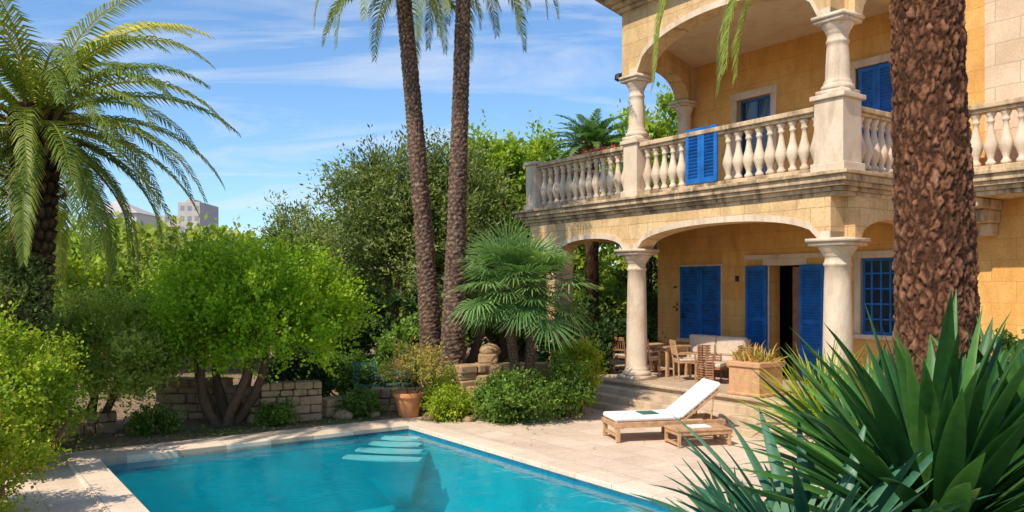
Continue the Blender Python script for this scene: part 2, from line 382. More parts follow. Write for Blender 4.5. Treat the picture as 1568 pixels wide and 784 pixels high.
def bark_trunk(name,pts,rad,cw,ch,depth,mat,nA=64,nL=220,parent=None,origin=(0,0,0),stag=True,jit=.3,mode='crack',warp=0,sharp=2.2):
    pts=np.array(pts,float)
    tt=np.linspace(0,1,len(pts)); T=np.linspace(0,1,nL)
    k=np.polyfit(tt,pts,min(3,len(pts)-1)); P=np.stack([np.polyval(k[:,i],T) for i in range(3)],1)
    R=np.interp(T,np.linspace(0,1,len(rad)),rad)
    seg=np.linalg.norm(np.diff(P,axis=0),axis=1); S=np.concatenate([[0],np.cumsum(seg)]); Rm=R.mean(); circ=2*math.pi*Rm
    nx=max(4,int(circ/cw)); ny=int(S[-1]/ch)+2
    pts2=[]
    for j in range(ny):
        for i in range(nx):
            pts2.append(((i+(.5*(j%2) if stag else 0)+rng.uniform(-jit,jit))*circ/nx,(j+rng.uniform(-jit,jit))*ch))
    pts2=np.array(pts2); hts=rng.uniform(0,1,len(pts2))
    th=np.linspace(0,2*math.pi,nA,endpoint=False)
    V=np.zeros((nL,nA,3)); va=np.zeros((nL,nA))
    ph=rng.uniform(0,6,8)
    for j in range(nL):
        s_=S[j]
        wx=warp*cw*(np.sin(th*7+s_*13+ph[0])+.6*np.sin(th*17-s_*29+ph[1])+.4*np.sin(th*31+s_*53+ph[2]))
        wy=warp*ch*(np.sin(th*9-s_*11+ph[3])+.6*np.sin(th*19+s_*31+ph[4])+.4*np.sin(th*37-s_*47+ph[5]))
        ax=(th*Rm+wx)%circ; sy=s_+wy
        near=np.abs(pts2[:,1]-s_)<ch*3.2; q=pts2[near]; hh=hts[near]
        dx=np.abs(ax[:,None]-(q[None,:,0]%circ)); dx=np.minimum(dx,circ-dx)/cw; dy=(sy[:,None]-q[None,:,1])/ch
        D=np.sqrt(dx**2+dy**2); idx=np.argsort(D,1)[:,:2]; f1=np.take_along_axis(D,idx[:,:1],1)[:,0]; f2=np.take_along_axis(D,idx[:,1:],1)[:,0]
        e=np.clip((f2-f1)*sharp,0,1); dyc=np.take_along_axis(dy,idx[:,:1],1)[:,0]
        if mode=='scale': h=e*(.5+.6*np.clip(dyc+.5,0,1))
        else: h=e*(.35+.65*hh[idx[:,0]])
        t=(P[min(j+1,nL-1)]-P[max(j-1,0)]); t/=np.linalg.norm(t)
        a=np.cross(t,[0,1,0]); a/=np.linalg.norm(a); b=np.cross(t,a)
        lowf=1+.03*np.sin(th*2+S[j]*1.1)+.02*np.sin(th*5+S[j]*2.3)
        rr=R[j]*lowf+depth*(h-.6)+rng.normal(size=nA)*depth*.10
        V[j]=P[j]+rr[:,None]*(np.cos(th)[:,None]*a+np.sin(th)[:,None]*b); va[j]=h*.75
    idx=np.arange(nL*nA).reshape(nL,nA); nx_=np.roll(idx,-1,1)
    F=np.stack([idx[:-1],nx_[:-1],nx_[1:],idx[1:]],-1).reshape(-1,4)
    return mk(name,V.reshape(-1,3)-np.array(origin),F,mat,parent=parent,smooth=True,var=va.ravel())

def blade(o,az,el,length,width,curve,var,n=9,fold=.35,twist=0,pw=.35):
    V=[];F=[];va=[]; p=Vector(o); ds=length/n
    side0=Vector((-math.sin(az),math.cos(az),0))
    for i in range(n+1):
        t=i/n; e=el-curve*t**1.5
        T=Vector((math.cos(az)*math.cos(e),math.sin(az)*math.cos(e),math.sin(e)))
        up=T.cross(side0).normalized()*-1
        s=(side0*math.cos(twist*t)+up*math.sin(twist*t)).normalized()
        w=width*(.55+.45*min(1,t/pw))*(1-max(0,(t-pw)/(1-pw))**1.9)
        V+=[p-s*w/2+up*w*fold,p.copy(),p+s*w/2+up*w*fold]
        b=max(0,min(1,var+(t-.5)*.25)); va+=[min(1,b+.12),b-.05,min(1,b+.06)]
        p=p+T*ds
    for i in range(n):
        a=3*i; F+=[(a,a+1,a+4,a+3),(a+1,a+2,a+5,a+4)]
    return V,F,va
def fan(o,az,el,pet,R,nseg,spread,var,w=.03,tipdroop=.3):
    V=[];F=[];va=[]; o=Vector(o)
    T=Vector((math.cos(az)*math.cos(el),math.sin(az)*math.cos(el),math.sin(el)))
    side=Vector((-math.sin(az),math.cos(az),0)); h=o+T*pet-Vector((0,0,.06*pet))
    def rib(vs,v):
        b=len(V);V.extend(vs);va.extend(v)
        for j in range(len(vs)//2-1):F.append((b+2*j,b+2*j+1,b+2*j+3,b+2*j+2))
    rib([o-side*.012,o+side*.012,h-side*.008,h+side*.008],[min(1,var+.25)]*4)
    e2=el-.35; T2=Vector((math.cos(az)*math.cos(e2),math.sin(az)*math.cos(e2),math.sin(e2)))
    up=side.cross(T2)*-1
    if up.z<0: up=-up
    for i in range(nseg):
        a=(i/(nseg-1)-.5)*spread+random.uniform(-.03,.03)
        d=(T2*math.cos(a)+side*math.sin(a)+up*(.12+random.uniform(-.06,.06))).normalized()
        l=R*(.75+.25*math.cos(a*.8))*random.uniform(.9,1.06)
        wd=(side*math.cos(a)-T2*math.sin(a)).normalized()
        m=h+d*l*.55; d2=(d+Vector((0,0,-tipdroop*random.uniform(.5,1.5)))).normalized(); tip=m+d2*l*.45
        vv=max(0,min(1,var+random.uniform(-.12,.12)))
        rib([h-wd*.004,h+wd*.004,m-wd*w*.5,m+wd*w*.5,tip-wd*.003,tip+wd*.003],[vv*.7,vv*.7,vv,vv,min(1,vv+.15),min(1,vv+.15)])
    return V,F,va

# ================================================================== GROUND, POOL, DECK
px0,px1,py0,py1=-5.6,7.5,-11.6,-6.02
def ring(name,outer,inner,z,mat):
    V=[(*p,z) for p in outer]+[(*p,z) for p in inner]
    F=[(i,(i+1)%4,(i+1)%4+4,i+4) for i in range(4)]
    return mk(name,V,F,mat,frame=HM)
holeg=[(px0-.3,py0-.3),(px1+.3,py0-.3),(px1+.3,py1+.3),(px0-.3,py1+.3)]
ring('ground',[(-500,-500),(500,-500),(500,500),(-500,500)],holeg,0,M_dirt)
ring('pool_deck',[(-6.65,-13.6),(13,-13.6),(13,-.8),(-6.65,-.8)],holeg,.012,M_deck)
mb=MB(); c=.46
mb.box(px0-c,px1+c,py0-c,py0,-.10,.045); mb.box(px0-c,px1+c,py1,py1+c,-.10,.045)
mb.box(px0-c,px0,py0,py1,-.10,.045); mb.box(px1,px1+c,py0,py1,-.10,.045)
mb.done('pool_coping',M_coping,frame=HM,bevel=.012)
def poolmat():
    m,nt,out=newmat('pool_tile'); co=objco(nt)
    n1=noise(nt,co,.8,4,.5,.8)
    c=ramp(nt,n1,[(.3,(.008,.42,.56)),(.7,(.03,.62,.72))])
    bsdf(nt,out,c,.5); return m
M_pool=poolmat(); M_pstep=plain('pool_step_plaster',(.80,.88,.88),.6,.04); M_band=plain('waterline_tile',(.02,.22,.36),.4,.3,12)
V=[(px0,py0,-1.5),(px1,py0,-1.5),(px1,py1,-1.5),(px0,py1,-1.5),(px0,py0,-.21),(px1,py0,-.21),(px1,py1,-.21),(px0,py1,-.21)]
mk('pool_basin',V,[(0,1,2,3),(0,4,5,1),(1,5,6,2),(2,6,7,3),(3,7,4,0)],M_pool,frame=HM)
V=[(a,b,z) for z in (-.21,-.03) for a,b in ((px0,py0),(px1,py0),(px1,py1),(px0,py1))]
mk('waterline_tiles',V,[(0,4,5,1),(1,5,6,2),(2,6,7,3),(3,7,4,0)],M_band,frame=HM)
se=empty('pool_steps',mat=HM); mb=MB(); mc=MB(); q2=math.sqrt(.5)
def dg(a,b): return (px0+.02+(a+b)*q2,py1-.02-(a-b)*q2)
o_=dg(0,0)
for i,(D,hw,z) in enumerate([(.62,.36,-.105),(.95,.50,-.155),(1.32,.62,-.21),(1.70,.72,-.27)]):
    pts=[dg(D+.10*math.cos(t*math.pi/2),t*hw) for t in np.linspace(-1,1,10)]
    b0=max(D-.24,hw)
    poly=[dg(b0,hw),dg(b0-.02,0),dg(b0,-hw)]+pts
    if D-.24<hw: poly=[dg(hw+.01,hw),dg(max(.02,D-.5),0),dg(hw+.01,-hw)]+pts
    mb.prism(poly,z-.03,z)
# tapering masonry support below the treads
sup=[dg(.62,.60),dg(.03,0),dg(.62,-.60),dg(1.55,-.62),dg(1.66,0),dg(1.55,.62)]
bot=[(o_[0]+(x-o_[0])*.25,o_[1]+(y-o_[1])*.25) for x,y in sup]
mc.prism(sup,-1.49,-.31,bot)
mb.done('step_treads',M_pstep,parent=se); mc.done('step_support',M_pool,parent=se)
def watermat():
    m,nt,out=newmat('pool_water'); co=objco(nt)
    n1=noise(nt,co,2.6,5,.55,.6); b=nt.nodes.new('ShaderNodeBump'); b.inputs['Strength'].default_value=.35; b.inputs['Distance'].default_value=.05; nt.links.new(n1,b.inputs['Height'])
    tr=nt.nodes.new('ShaderNodeBsdfTransparent'); tr.inputs[0].default_value=(.60,.93,.97,1)
    df=nt.nodes.new('ShaderNodeBsdfDiffuse'); n2=noise(nt,co,1.0,5,.6,1.2); nt.links.new(ramp(nt,n2,[(.35,(.0,.36,.46)),(.65,(.0,.50,.58))]),df.inputs[0])
    m0=nt.nodes.new('ShaderNodeMixShader'); m0.inputs[0].default_value=.26; nt.links.new(tr.outputs[0],m0.inputs[1]); nt.links.new(df.outputs[0],m0.inputs[2])
    gl=nt.nodes.new('ShaderNodeBsdfGlossy'); gl.inputs['Roughness'].default_value=.03; nt.links.new(b.outputs[0],gl.inputs['Normal'])
    fr=nt.nodes.new('ShaderNodeFresnel'); fr.inputs[0].default_value=1.33; nt.links.new(b.outputs[0],fr.inputs[1])
    mm=nt.nodes.new('ShaderNodeMixShader'); nt.links.new(fr.outputs[0],mm.inputs[0]); nt.links.new(m0.outputs[0],mm.inputs[1]); nt.links.new(gl.outputs[0],mm.inputs[2])
    nt.links.new(mm.outputs[0],out.inputs[0]); return m
mk('pool_water',[(px0,py0,-.075),(px1,py0,-.075),(px1,py1,-.075),(px0,py1,-.075)],[(0,1,2,3)],watermat(),frame=HM)

# ================================================================== VILLA
villa=empty('villa',mat=HM)
PF=.6
mb=MB(); mb.box(-9.6,.5,-.42,3.2,0,PF); mb.box(.5,9,1.9,3.2,0,PF-.003); mb.done('porch_floor',M_porch,parent=villa,bevel=.015)
mb=MB()
for i in range(3): mb.box(-8.6,.5,-.42-.33*(i+1),-.42-.33*i-.002,0,PF-.15*(i+1))
mb.box(-8.6,.5,-.5,-.421,PF-.07,PF+.004)
mb.done('porch_steps',M_step,parent=villa,bevel=.02)
def column(mb,x,y,z0,z1,r,sq):
    h=z1-z0
    mb.box(x-sq/2,x+sq/2,y-sq/2,y+sq/2,z0,z0+.1)
    prof=[(r*1.28,.10),(r*1.36,.13),(r*1.36,.17),(r*1.26,.20),(r*1.12,.22),(r*1.16,.25),(r*1.08,.28),(r,.32)]
    for i in range(1,8):
        t=i/8; prof.append((r*(1-.13*t**1.6),.32+(h-.85)*t))
    rt=r*.86
    prof+=[(rt,h-.52),(rt*1.1,h-.50),(rt*1.1,h-.46),(rt,h-.44),(rt,h-.34),(rt*1.12,h-.32),(rt*1.12,h-.29),(rt*1.2,h-.27),(rt*1.42,h-.20),(rt*1.5,h-.16),(rt*1.5,h-.14)]
    mb.lathe(x,y,prof,28,z0)
    s=rt*1.62; mb.box(x-s,x+s,y-s,y+s,z1-.14,z1-.07); s*=1.1; mb.box(x-s,x+s,y-s,y+s,z1-.068,z1)
cl=MB()
column(cl,-5.34,0,PF,3.71,.25,.68); column(cl,0,0,PF,3.71,.27,.72)
cl.done('ground_floor_columns',M_cream,parent=villa)
cu=MB()
column(cu,-5.34,0,6.30,7.85,.2,.5); column(cu,0,0,6.36,7.85,.22,.56); column(cu,-6.55,2.95,6.3,7.85,.2,.5)
cu.done('balcony_columns',M_cream,parent=villa)
for obn in ('ground_floor_columns','balcony_columns'):
    ob=bpy.data.objects[obn]; ob.data.polygons.foreach_set('use_smooth',np.array([len(p.vertices)==4 and abs(p.normal.z)<.9 and p.area<.2 for p in ob.data.polygons]))
ar=MB()
ar.arch((-8.28,0),(-5.341,0),.24,3.712,4.02,4.5,.44); ar.arch((-5.34,0),(0,0),.26,3.712,4.16,4.5,.44)
ar.arch((0,.221),(0,3.2),.2,3.712,4.12,4.5,.44); ar.arch((-8.5,.223),(-8.5,3.2),.2,3.712,4.1,4.5,.4)
ar.box(-9.33,-8.281,-.22,.22,3.714,4.5)
ar.done('ground_floor_arcade',M_arch,parent=villa)
bd=MB()
bd.arch((-8.28,0),(-5.342,0),.24,3.716,4.024,4.5,.50,bandh=.13); bd.arch((-5.338,0),(0,0),.26,3.716,4.164,4.5,.50,bandh=.13)
bd.done('arch_mouldings',M_cream,parent=villa)
pi=MB(); pi.box(-8.56,-8.04,-.26,.26,0,3.6); pi.box(-8.62,-7.98,-.32,.32,3.6,3.708); pi.box(-8.62,-7.98,-.32,.32,.6,.8); pi.done('corner_pier',M_arch,parent=villa,bevel=.015)
fp=[(-9.33,0),(0,0),(0,2.3),(9,2.3),(9,8),(-9.33,8)]
sl=MB()
for e,z0,z1 in [(.24,4.50,4.58),(.30,4.582,4.66),(.38,4.662,4.74),(.44,4.742,4.86),(.50,4.862,4.93)]:
    sl.prism(offset(fp,e),z0,z1)
sl.done('balcony_slab',M_trim,parent=villa,bevel=.012)
ba=MB(); bprof=[(.055,0),(.075,.03),(.075,.07),(.05,.10),(.045,.14),(.07,.22),(.10,.32),(.105,.38),(.09,.46),(.06,.58),(.043,.70),(.04,.78),(.058,.80),(.058,.83),(.045,.85),(.06,.90),(.08,.94),(.08,.98)]
rl=MB()
def balus(p0,p1,gap=None):
    p0=Vector(p0);p1=Vector(p1);L=(p1-p0).length;d=(p1-p0)/L
    M=Matrix.Translation((p0.x,p0.y,0))@Matrix.Rotation(math.atan2(d.y,d.x),4,'Z')
    rl.box(0,L,-.14,.14,4.932,5.06,M); rl.box(0,L,-.13,.13,6.06,6.12,M); rl.box(0,L,-.18,.18,6.122,6.22,M)
    n=max(1,round(L/.27))
    for i in range(n):
        t=(i+.5)/n; q=p0+d*L*t
        if gap and gap[0]<q.x<gap[1]: continue
        ba.lathe(q.x,q.y,[(r*1.2,5.058+h*1.025) for r,h in bprof],10)
pr=MB()
def pier(x,y,w,top=6.22):
    pr.box(x-w/2,x+w/2,y-w/2,y+w/2,5.1,top); pr.box(x-w/2-.05,x+w/2+.05,y-w/2-.05,y+w/2+.05,4.934,5.1)
    pr.box(x-w/2-.06,x+w/2+.06,y-w/2-.06,y+w/2+.06,top,top+.09)
balus((-5.09,0),(-.31,0),gap=(-3.66,-2.73)); balus((-9.1,0),(-5.59,0)); balus((0,.31),(0,2.1)); balus((.2,2.3),(4.2,2.3)); balus((4.6,2.3),(8.8,2.3)); balus((-9.33,.2),(-9.33,5))
pier(-5.34,0,.46); pier(0,0,.6,6.28); pier(-9.33,0,.44,6.2); pier(0,2.3,.4); pier(4.4,2.3,.4)
ba.done('balusters',M_cream,parent=villa,smooth=True); rl.done('balustrade_rails',M_trim,parent=villa,bevel=.015); pr.done('balustrade_piers',M_cream,parent=villa,bevel=.015)
cb=MB()
for x in (1.3,3.2,5.2,7.2):
    cb.box(x-.2,x+.2,2.15,3.2,4.3,4.498); cb.box(x-.16,x+.16,2.5,3.2,4.05,4.3); cb.box(x-.12,x+.12,2.85,3.2,3.8,4.05)
cb.done('corbels',M_trim,parent=villa,bevel=.04)
YW=3.2
gh=[(-6.90,-5.47,1.40,3.37),(-3.95,-3.05,.6,3.34),(-1.50,-.63,1.75,3.45),(5,6.2,1.6,3.4)]
w=MB(); w.wall(-7.8,9,.3,4.5,YW,YW+.4,gh); w.box(-7.8,-7.4,YW+.4,8,.0,4.5); w.done('ground_floor_wall',M_ochre,parent=villa)
w=MB(); w.wall(1.95,9,.62,4.49,YW-.03,YW-.002,[(5,6.2,1.6,3.4)]); w.done('ashlar_facing',M_ashlar2,parent=villa)
uh=[(-4.95,-3.9,4.93,7.62),(-1.62,-.62,4.93,7.72)]
w=MB(); w.wall(-6.8,1.2,4.932,9.4,YW,YW+.4,uh); w.box(-6.8,-6.4,YW+.4,8,4.932,9.4); w.done('upper_wall',M_ochre,parent=villa)
w=MB(); w.wall(1.2,9,4.932,9.4,YW-.12,YW+.4,[]); w.done('ashlar_upper_wall',M_ashlar,parent=villa)
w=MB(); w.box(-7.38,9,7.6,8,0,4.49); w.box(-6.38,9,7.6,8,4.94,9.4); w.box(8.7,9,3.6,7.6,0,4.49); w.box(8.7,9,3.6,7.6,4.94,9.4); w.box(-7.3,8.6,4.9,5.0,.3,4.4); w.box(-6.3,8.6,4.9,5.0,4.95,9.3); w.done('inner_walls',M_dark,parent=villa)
s=MB()
def surround(x0,x1,z0,z1,t=.13,sill=True,y=YW):
    s.box(x0-t,x0,y-.045,y+.05,z0,z1); s.box(x1,x1+t,y-.045,y+.05,z0,z1); s.box(x0-t-.03,x1+t+.03,y-.06,y+.05,z1,z1+t+.02)
    if sill: s.box(x0-t-.05,x1+t+.05,y-.12,y+.05,z0-.1,z0)
surround(-6.9,-5.47,1.40,3.37,.03); surround(-3.95,-3.05,.605,3.34,.15,False); surround(-1.5,-.63,1.75,3.45,.14)
surround(-4.95,-3.9,4.94,7.62,.17,False); surround(-1.62,-.62,4.94,7.72,.15,False); surround(5,6.2,1.6,3.4,.14,True,YW-.03)
s.box(-4.7,-2.4,YW-.05,YW-.001,3.50,3.62)
s.done('window_surrounds',M_cream,parent=villa,bevel=.01)
sh=MB()
def shutter(x0,x1,z0,z1,y,M=None,mids=1):
    t=.09;d=.045
    sh.box(x0,x0+t,y,y+d,z0,z1,M); sh.box(x1-t,x1,y,y+d,z0,z1,M); sh.box(x0+t,x1-t,y+.002,y+d-.002,z0,z0+.12,M); sh.box(x0+t,x1-t,y+.002,y+d-.002,z1-.1,z1,M)
    ms=[z0+(z1-z0)*(k+1)/(mids+1) for k in range(mids)]
    for mz in ms: sh.box(x0+t,x1-t,y+.002,y+d-.002,mz-.04,mz+.04,M)
    sh.box(x0+t,x1-t,y+d-.012,y+d-.004,z0+.12,z1-.1,M)
    z=z0+.15
    while z<z1-.12:
        R=Matrix.Translation((0,y+.018,z))@Matrix.Rotation(.6,4,'X')
        if M is not None: R=M@R
        sh.box(x0+t,x1-t,-.006,.006,-.03,.03,R); z+=.075
shutter(-6.9,-6.19,1.4,3.37,YW-.055); shutter(-6.182,-5.47,1.4,3.37,YW-.055)
shutter(-4.62,-3.97,.66,3.34,YW-.10); shutter(-3.03,-2.38,.66,3.34,YW-.10)
shutter(-1.55,-1.125,4.98,7.7,YW-.02); shutter(-1.12,-.66,4.98,7.7,YW-.02)
shutter(-3.64,-3.20,5.07,6.28,-.16,mids=0); shutter(-3.195,-2.75,5.07,6.28,-.16,mids=0)
sh.done('blue_shutters',M_blue,parent=villa)
fr=MB();gl=MB()
def glazed(x0,x1,z0,z1,nx,nz,y):
    fr.box(x0,x0+.06,y,y+.06,z0,z1);fr.box(x1-.06,x1,y,y+.06,z0,z1);fr.box(x0+.06,x1-.06,y,y+.06,z0,z0+.06);fr.box(x0+.06,x1-.06,y,y+.06,z1-.06,z1)
    for i in range(1,nx):
        xx=x0+(x1-x0)*i/nx; fr.box(xx-.022,xx+.022,y+.008,y+.05,z0+.06,z1-.06)
    for i in range(1,nz):
        zz=z0+(z1-z0)*i/nz; fr.box(x0+.06,x1-.06,y+.012,y+.046,zz-.018,zz+.018)
    gl.add([(x0,y+.03,z0),(x1,y+.03,z0),(x1,y+.03,z1),(x0,y+.03,z1)],[(0,1,2,3)])
glazed(-1.5,-.63,1.75,3.45,4,5,YW+.06); glazed(-4.95,-3.9,4.95,7.62,2,4,YW+.12); glazed(5,6.2,1.6,3.4,3,4,YW+.06)
fr.done('window_frames',M_blue,parent=villa); gl.done('window_panes',M_glass,parent=villa)
dr=MB(); dr.box(-3.5,-3.1,YW+.3,YW+.34,.62,3.3); dr.done('door_leaf',M_wood2,parent=villa)
ua=MB(); ua.arch((-5.34,0),(0,0),.25,7.853,8.72,9.4,.44); ua.arch((0,.221),(0,3.2),.22,7.853,8.55,9.4,.42); ua.arch((-5.40,.23),(-6.55,2.95),.2,7.853,8.35,9.4,.40)
ua.box(-5.62,-5.341,-.22,.22,7.856,9.398)
ua.done('balcony_arcade',M_arch,parent=villa)
bd=MB(); bd.arch((-5.34,0),(0,0),.25,7.857,8.724,9.4,.50,bandh=.14); bd.done('balcony_arch_moulding',M_cream,parent=villa)
cf=MB(); cf.prism([(-5.5,-.1),(-.0,-.1),(0,3.3),(-6.7,3.3),(-6.6,3.0)],8.80,8.86); cf.done('balcony_ceiling',M_soffit,parent=villa)
rp=[(-5.62,-.22),(.22,-.22),(.22,3.05),(9,3.05),(9,8),(-6.85,8),(-6.85,3.1)]
rf=MB()
for e,z0,z1 in [(.10,9.40,9.5),(.22,9.502,9.6),(.38,9.602,9.72),(.55,9.722,9.86),(.62,9.862,9.95)]:
    rf.prism(offset(rp,e),z0,z1)
rf.done('roof_cornice',M_trim,parent=villa,bevel=.015)
la=MB(); la.box(-5.95,-5.62,-.05,-.02,8.02,8.05); la.lathe(-5.95,-.035,[(.02,0),(.10,.05),(.09,.16),(.03,.2)],10,7.86)
la.box(-4.96,-4.90,YW-.08,YW,2.95,3.1)
la.done('wall_lantern',M_metal,parent=villa)

# ================================================================== PORCH FURNITURE
def chair(loc,rot,mat=M_wood2,seatm=M_beige):
    e=empty('dining_chair',mat=Matrix.Translation(loc)@Matrix.Rotation(rot,4,'Z')); b=MB()
    for x in (-.22,.22):
        b.box(x-.02,x+.02,-.22,-.18,0,.46); b.tube([(x,.2,0),(x,.21,.45),(x,.30,.95)],[.022,.024,.018],6); b.box(x-.025,x+.025,-.22,.24,.62,.65); b.box(x-.02,x+.02,-.21,-.17,.46,.62)
    b.box(-.24,.24,-.24,.22,.42,.46); b.box(-.2,.2,.275,.295,.86,.95); b.box(-.2,.2,.245,.262,.6,.65)
    for i in range(5): b.tube([(-.16+.08*i,.25,.62),(-.16+.08*i,.285,.88)],[.012,.012],5)
    b.done('frame',mat,parent=e); c2=MB(); c2.box(-.22,.22,-.22,.2,.462,.52); c2.done('seat_cushion',seatm,parent=e,bevel=.02); return e
def HP(u,v): p=H(u,v); return (p.x,p.y,PF+.002)
e=empty('dining_table',mat=Matrix.Translation(HP(5.75,1.25))@Matrix.Rotation(A,4,'Z')); b=MB()
for i in range(7): b.box(-.6,.6,-.45+.13*i,-.45+.13*i+.122,.71,.75)
b.box(-.55,.55,-.38,-.35,.62,.708); b.box(-.55,.55,.35,.38,.62,.708); b.box(-.55,-.52,-.35,.35,.62,.708); b.box(.52,.55,-.35,.35,.62,.708)
for x in (-.53,.53):
    for y in (-.34,.34): b.box(x-.035,x+.035,y-.035,y+.035,0,.708)
b.done('table_frame',M_wood,parent=e,bevel=.004)
chair(HP(6.3,.55),A+math.pi); chair(HP(5.5,.5),A+math.pi+.2,M_wood); chair(HP(6.75,1.5),A+1.6)
e=empty('cushioned_bench',mat=Matrix.Translation(HP(4.65,1.9))@Matrix.Rotation(A,4,'Z')); b=MB()
for x in (-.95,.95): b.box(x-.05,x+.05,-.35,.35,0,.68)
b.box(-.9,.9,-.33,.33,.3,.38); b.box(-.9,.9,.27,.33,.38,.95); b.done('bench_frame',M_wood,parent=e,bevel=.01)
b=MB(); b.box(-.89,-.005,-.32,.25,.385,.53); b.box(.005,.89,-.32,.25,.385,.53); b.box(-.88,-.01,.10,.265,.535,1.0); b.box(.01,.88,.10,.265,.535,1.0); b.done('bench_cushions',M_beige,parent=e,bevel=.05)
def wicker(u,v,r):
    e=empty('wicker_armchair',mat=Matrix.Translation(HP(u,v))@Matrix.Rotation(r,4,'Z')); b=MB()
    for k in range(14):
        z=.12+k*.055; a0=math.radians(-20 if z<.62 else 25); pts=[]
        for i in range(15):
            a=a0+(math.pi-2*a0)*i/14; pts.append((.34*math.cos(a),.32*math.sin(a),z))
        b.tube(pts,[.02]*15,5)
    for i in range(9):
        a=math.radians(-20)+math.radians(220)*i/8; b.tube([(.34*math.cos(a),.32*math.sin(a),0),(.34*math.cos(a),.32*math.sin(a),.66 if i in(0,8) else .86)],[.018,.018],5)
    b.box(-.3,.3,-.25,.25,.34,.38); b.done('woven_frame',M_wood2,parent=e)
    b=MB(); b.box(-.28,.28,-.26,.22,.382,.48); b.done('seat_cushion',M_beige,parent=e,bevel=.03)
wicker(3.1,1.5,A+2.6); wicker(3.7,.8,A+2.0); chair(HP(4.5,.75),A+2.6,M_wood)

# ================================================================== LOUNGER
e=empty('sun_lounger',mat=Matrix.Translation((1.76,14.95,.02))@Matrix.Rotation(math.radians(12),4,'Z')@Matrix.Scale(1.07,4)); b=MB()
Lg=2.0
for y in (-.33,.33):
    b.box(0,Lg,y-.025,y+.025,.24,.33)
    for x in (.06,Lg-.06,1.15): b.box(x-.035,x+.035,y-.03,y+.03,0,.238)
for x in (.0,Lg-.05): b.box(x,x+.05,-.305,.305,.245,.325)
b.box(.04,.10,-.3,.3,.08,.12)
for i in range(14): b.box(.08+i*.082,.08+i*.082+.06,-.3,.3,.322,.34)
bk=Matrix.Translation((1.22,0,.335))@Matrix.Rotation(-math.radians(37),4,'Y')
for i in range(10): b.box(.02+i*.085,.08+i*.085,-.31,.31,-.01,.012,bk)
for y in (-.3,.3): b.box(0,.88,y-.02,y+.02,-.045,-.012,bk); b.tube([(1.75,y,.27),(1.80,y,.72)],[.016,.016],6)
b.done('teak_frame',M_wood,parent=e,bevel=.005)
b=MB(); b.box(.01,1.2,-.33,.33,.342,.43); b.box(0.0,.93,-.33,.33,.014,.105,bk); b.done('white_cushion',M_white,parent=e,bevel=.035)
b=MB(); b.box(.55,.85,-.2,.15,.432,.445); b.done('folded_towel',M_teal,parent=e,bevel=.004)
e=empty('low_wooden_table',mat=Matrix.Translation((3.2,14.5,.02))@Matrix.Rotation(math.radians(14),4,'Z')); b=MB()
for i in range(5): b.box(-.42,.62,-.3+.122*i,-.3+.122*i+.11,.27,.30)
for x in (-.4,.56):
    b.box(x,x+.05,-.29,-.24,0,.268); b.box(x,x+.05,.24,.29,0,.268); b.box(x,x+.05,-.24,.24,.2,.266); b.box(x,x+.05,-.24,.24,.03,.07)
b.box(-.35,.56,-.285,-.25,.2,.266); b.box(-.35,.56,.25,.285,.2,.266); b.done('slatted_top',M_wood,parent=e,bevel=.004)
b=MB(); b.box(-.05,.3,-.15,.1,.302,.322); b.done('book',M_white,parent=e)

# ================================================================== STONE GARDEN WALLS, POTS
def stonewall(name,pts,h0,t=.4,row=.17):
    mb=MB()
    pts=[Vector(p) for p in pts]
    for a,b_ in zip(pts[:-1],pts[1:]):
        L=(b_-a).length; d=(b_-a)/L; M0=Matrix.Translation((a.x,a.y,0))@Matrix.Rotation(math.atan2(d.y,d.x),4,'Z')
        z=0
        while z<h0-.04:
            rh=row*random.uniform(.75,1.3); x=-random.uniform(0,.2)
            while x<L:
                w=random.uniform(.16,.62); x0=max(0,x); x1=min(L,x+w)
                if x1-x0>.03:
                    j=random.uniform(-.04,.04); R=M0@Matrix.Translation(((x0+x1)/2,j,z+rh/2))@Matrix.Rotation(random.uniform(-.03,.03),4,'Y')@Matrix.Rotation(random.uniform(-.05,.05),4,'Z')
                    hx=(x1-x0)/2-.004; mb.box(-hx,hx,-t/2,t/2,-rh/2+.003,rh/2-.003+random.uniform(-.012,.008),R)
                x+=w
            z+=rh
    return mb.done(name,M_rock,bevel=.03)
stonewall('stone_garden_wall',[(-4.05,17.3),(-5.2,16.85),(-6.0,17.4),(-7.6,17.6)],.74)
stonewall('stone_garden_wall',[(-4.1,17.6),(-3.2,18.5),(-2.1,18.6)],.42)
stonewall('stone_garden_wall',[(-7.7,15.9),(-9.0,15.2),(-11.5,14.6)],.3)
stonewall('stone_garden_wall',[(-1.25,18.1),(-.35,18.7),(.9,19.0)],1.0,.5)
# garden stone steps stacked up to the raised bed
b=MB()
for i in range(6):
    w_=1.25-.13*i; y0=17.55+.2*i
    x=-.62-w_/2+.03*i
    while x<-.62+w_/2-.05:
        ww=min(random.uniform(.28,.55),-.62+w_/2-x); R=Matrix.Translation((x+ww/2,y0+.3,.11+.215*i))@Matrix.Rotation(random.uniform(-.06,.06),4,'Z')
        b.box(-ww/2+.006,ww/2-.006,-.32,.32,-.11,.10+random.uniform(-.02,.012),R); x+=ww
b.done('garden_stone_steps',M_rock,bevel=.03)
def boulder(name,x,y,r,z=0):
    n=14; vs=[];fs=[]
    for j in range(8):
        ph_=math.pi*j/7
        for i in range(n):
            th=2*math.pi*i/n; k=1+.16*math.sin(th*2+x)+.10*math.sin(th*5+ph_*3+y)+random.uniform(-.05,.05)
            vs.append((r*k*math.sin(ph_)*math.cos(th)*1.25,r*k*math.sin(ph_)*math.sin(th),r*.75*math.cos(ph_)*k+r*.35))
    for j in range(7):
        for i in range(n): k=(i+1)%n; fs.append((j*n+i,(j+1)*n+i,(j+1)*n+k,j*n+k))
    return mk(name,vs,fs,M_rock,frame=Matrix.Translation((x,y,z)),smooth=True)
